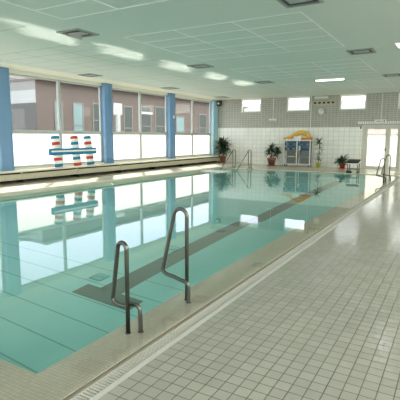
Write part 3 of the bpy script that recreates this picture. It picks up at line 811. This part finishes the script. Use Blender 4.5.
# ---------------------------------------------------------------- outside
GZ0 = -.15
mb = MB(); mb.box(-60, XL-.3, -30, 80, GZ0-.1, GZ0); mb.box(XL-.3, 40, YB+.28, 80, GZ0-.1, GZ0); mb.box(XR+.25, 40, -30, YB+.28, GZ0-.1, GZ0); mb.box(XL-.3, XR+.25, -30, YN-.25, GZ0-.1, GZ0)
tag(mb.build('outside_ground', M['paving']), 'pale paving outside the windows', 'ground', kind='structure')
BX = -23.0
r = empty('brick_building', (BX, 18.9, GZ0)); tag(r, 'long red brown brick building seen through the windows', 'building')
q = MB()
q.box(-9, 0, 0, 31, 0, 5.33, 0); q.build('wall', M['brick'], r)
q = MB(); q.box(-9.1, .50, -.1, 31.1, 5.30, 5.42); q.build('roof', M['roofm'], r)
q = MB(); q.box(-9, -.02, -.06, -.001, 3.92, 4.72); q.build('end_fascia', M['palefascia'], r)
q = MB(); q.box(-9, -.02, -.05, -.001, 4.72, 5.33); q.build('end_cladding', M['greyclad'], r)
q = MB(); q.box(-9, -.02, -.04, -.001, .3, 3.92); q.build('end_glazing', M['wing'], r)
def bwin(y0, y1, z0, z1, glass, bars):
    f = MB(); t = .09
    f.box(-.02, .05, y0, y0+t, z0, z1); f.box(-.02, .05, y1-t, y1, z0, z1); f.box(-.02, .05, y0+t, y1-t, z0, z0+t); f.box(-.02, .05, y0+t, y1-t, z1-t, z1)
    for b_ in bars: f.box(-.02, .05, y0+t, y1-t, z0+(z1-z0)*b_-.04, z0+(z1-z0)*b_+.04)
    o = f.build('window', M['oframe'], r)
    g = MB(); g.box(.0, .012, y0+t, y1-t, z0+t, z1-t); g.build('pane', glass, o)
gz = -GZ0
bwin(3.0, 4.0, gz+.1, gz+4.0, M['curtain'], [.35, .6])
bwin(4.9, 6.0, gz+1.6, gz+4.1, M['winglass'], [.5])
bwin(8.3, 9.4, gz+1.2, gz+4.1, M['winglass'], [.4])
bwin(10.5, 11.9, gz+1.2, gz+4.2, M['winglass'], [.45])
bwin(12.5, 14.0, gz+1.2, gz+4.3, M['winglass'], [.45])
bwin(15.8, 17.3, gz+1.2, gz+3.6, M['curtain'], [.4])
bwin(20.0, 21.6, gz+1.2, gz+4.0, M['winglass'], [.5])
bwin(22.8, 23.9, gz+1.0, gz+4.2, M['winglass'], [.5])
bwin(1.4, 2.1, gz+1.4, gz+4.0, M['curtain'], [.45])
q = MB(); q.box(.0, .06, 10.4, 12.1, gz+3.55, gz+3.75); q.build('lintel_panel', M['palefascia'], r)
r = empty('grey_building', (-32.4, 21.6, GZ0)); tag(r, 'taller grey block standing behind the brick building', 'building')
q = MB(); q.box(-8, 0, 0, 7.8, 0, 7.4); q.build('wall', M['greyclad'], r)
q = MB(); q.box(-8.1, .1, -.1, 7.9, 7.4, 7.55); q.build('roof', M['palefascia'], r)
for k in range(5):
    q = MB(); q.box(.001, .05, .0, 7.8, 5.3+.42*k, 5.36+.42*k); q.build('cladding_joint', M['oframe'], r)
r2 = empty('sign_post', (-20.3, 23.45, GZ0)); tag(r2, 'white square sign on a thick white post outside', 'sign')
q = MB(); q.cbox(-.05, .05, -.42, .42, 3.30, 4.08, .02); q.build('board', M['palefascia'], r2)
q = MB(); q.cbox(-.10, .10, -.15, .15, 0, 3.3, .02); q.build('post', M['palefascia'], r2)
q = MB()
ring = [(.055, .16*math.cos(a)-.03, 3.72+.16*math.sin(a)) for a in [2*PI*i/20 for i in range(20)]]
q.tube(ring, .025, 6, closed=True); q.tube([(.055, -.22, 3.55), (.055, .0, 3.74), (.055, .26, 3.92)], .022, 6); q.tube([(.055, .12, 3.55), (.055, .28, 3.62)], .02, 6)
q.build('emblem', M['grey'], r2)
# bare tree beyond the shelter
r = empty('bare_tree', (-26.2, 14.6, GZ0)); tag(r, 'leafless tree standing beyond the end of the brick building', 'tree')
q = MB(); trnd = random.Random(11)
def branch(p, d, l, rad, dep):
    e = p + d*l; q.tube([p, (p+e)/2 + Vector((trnd.uniform(-.05, .05), trnd.uniform(-.05, .05), 0))*l, e], [rad, rad*.85, rad*.65], 6)
    if dep == 0: return
    for k in range(3 if dep > 1 else 4):
        nd = (d + Vector((trnd.uniform(-.7, .7), trnd.uniform(-.7, .7), trnd.uniform(-.1, .5)))).normalized()
        branch(p + d*l*trnd.uniform(.6, 1), nd, l*trnd.uniform(.6, .8), rad*.6, dep-1)
branch(Vector((0, 0, 0)), Vector((0, .05, 1)), 3.2, .13, 4)
q.build('trunk', M['bark'], r)
# pale house far behind the back wall
r = empty('pale_house', (-9, 62, GZ0)); tag(r, 'pale house with grey roof far behind the back windows', 'house')
q = MB(); q.box(-22, 16, 0, 9, 0, 5.4); q.build('wall', M['render'], r)
q = MB(); q.add([(-22.5, -.5, 5.4), (16.5, -.5, 5.4), (16.5, 9.5, 5.4), (-22.5, 9.5, 5.4), (-22, 4.5, 7.1), (16, 4.5, 7.1)], [(0, 1, 5, 4), (2, 3, 4, 5), (0, 4, 3), (1, 2, 5), (3, 2, 1, 0)]); q.build('roof', M['rooftile'], r)
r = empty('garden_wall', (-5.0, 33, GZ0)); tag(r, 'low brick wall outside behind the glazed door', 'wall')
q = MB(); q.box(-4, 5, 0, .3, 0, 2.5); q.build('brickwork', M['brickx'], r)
q = MB(); q.box(-4.05, 5.05, -.05, .35, 2.5, 2.6); q.build('coping', M['render'], r)

# ---------------------------------------------------------------- light
wd = bpy.data.worlds.new('sky'); scene.world = wd; wd.use_nodes = True
wt = wd.node_tree; bg = wt.nodes['Background']; bg.inputs[1].default_value = 1.0
tc = wt.nodes.new('ShaderNodeTexCoord'); sx = wt.nodes.new('ShaderNodeSeparateXYZ'); wt.links.new(tc.outputs['Generated'], sx.inputs[0])
mr = wt.nodes.new('ShaderNodeMapRange'); mr.interpolation_type = 'SMOOTHSTEP'; mr.inputs[1].default_value = -.55; mr.inputs[2].default_value = .35
wt.links.new(sx.outputs['X'], mr.inputs[0])
wm = wt.nodes.new('ShaderNodeMix'); wm.data_type = 'RGBA'; wm.clamp_factor = True
wm.inputs[6].default_value = (1.40, 1.50, 1.82, 1); wm.inputs[7].default_value = (3.6, 3.5, 3.2, 1)     # pale blue sky by the windows, brighter white behind, added to light the room
wt.links.new(mr.outputs[0], wm.inputs[0]); wt.links.new(wm.outputs[2], bg.inputs[0])
sd = bpy.data.lights.new('sun', 'SUN'); sd.energy = 5.0; sd.angle = math.radians(.6); sd.color = (1, .95, .86)
so = bpy.data.objects.new('sun', sd); COL.objects.link(so)
so.rotation_euler = Vector((.72, -.84, -1)).to_track_quat('-Z', 'Y').to_euler()

bd = Vector((.72, -.84, 1)).normalized()
ua = (Vector((0, 1, 0)) - bd*bd.y).normalized(); va = bd.cross(ua)
for y0, y1 in ((2.9, 5.2), (5.45, 7.95), (8.05, 10.6), (10.85, 13.35), (13.95, 15.95), (16.1, 18.5)):
    for k in (-1, 0, 1):                                     # added lamps stand in for sun off the water, staggered to slant
        ld = bpy.data.lights.new('added_glint_lamp', 'AREA'); ld.shape = 'RECTANGLE'; ld.size = (y1-y0+.45)*.83; ld.size_y = .30
        ld.spread = math.radians(2.0); ld.energy = .80; ld.color = (1, .97, .86)
        lo = bpy.data.objects.new('added_glint_lamp', ld); COL.objects.link(lo)
        zz = .14; t_ = ZC - zz
        mm = Matrix((ua, va*-1, bd*-1)).transposed()
        if mm.determinant() < 0: mm = Matrix((ua, va, bd*-1)).transposed()
        mm = mm.to_4x4(); mm.translation = Vector((-8.3 - .29*k - .72*t_, (y0+y1)/2 + .34*k - .1 + .84*t_, zz)); lo.matrix_world = mm

# ---------------------------------------------------------------- camera
F, YAW, PITCH, ROLL = 436.67, .530275, .144250, .0036036
cy, sy = math.cos(YAW), math.sin(YAW)
fw = Vector((-sy*math.cos(PITCH), cy*math.cos(PITCH), -math.sin(PITCH)))
rt = Vector((cy, sy, 0)); up = rt.cross(fw)
r2_ = rt*math.cos(ROLL) + up*math.sin(ROLL); u2_ = up*math.cos(ROLL) - rt*math.sin(ROLL)
cd = bpy.data.cameras.new('camera'); cd.sensor_width = 36; cd.sensor_fit = 'HORIZONTAL'; cd.lens = 36*F/400
cd.clip_start = .05; cd.clip_end = 300
co = bpy.data.objects.new('camera', cd); COL.objects.link(co)
mw = Matrix((r2_, u2_, -fw)).transposed().to_4x4(); mw.translation = Vector((0, 0, 1.7)); co.matrix_world = mw
scene.camera = co

scene.view_settings.view_transform = 'Standard'; scene.view_settings.look = 'None'
scene.view_settings.gamma = 1; scene.view_settings.use_curve_mapping = False
scene.view_settings.exposure = 0.8
cy_ = scene.cycles
cy_.max_bounces = 14; cy_.diffuse_bounces = 7; cy_.glossy_bounces = 6; cy_.transmission_bounces = 8; cy_.transparent_max_bounces = 16
cy_.caustics_refractive = True; cy_.caustics_reflective = True
cy_.use_denoising = True
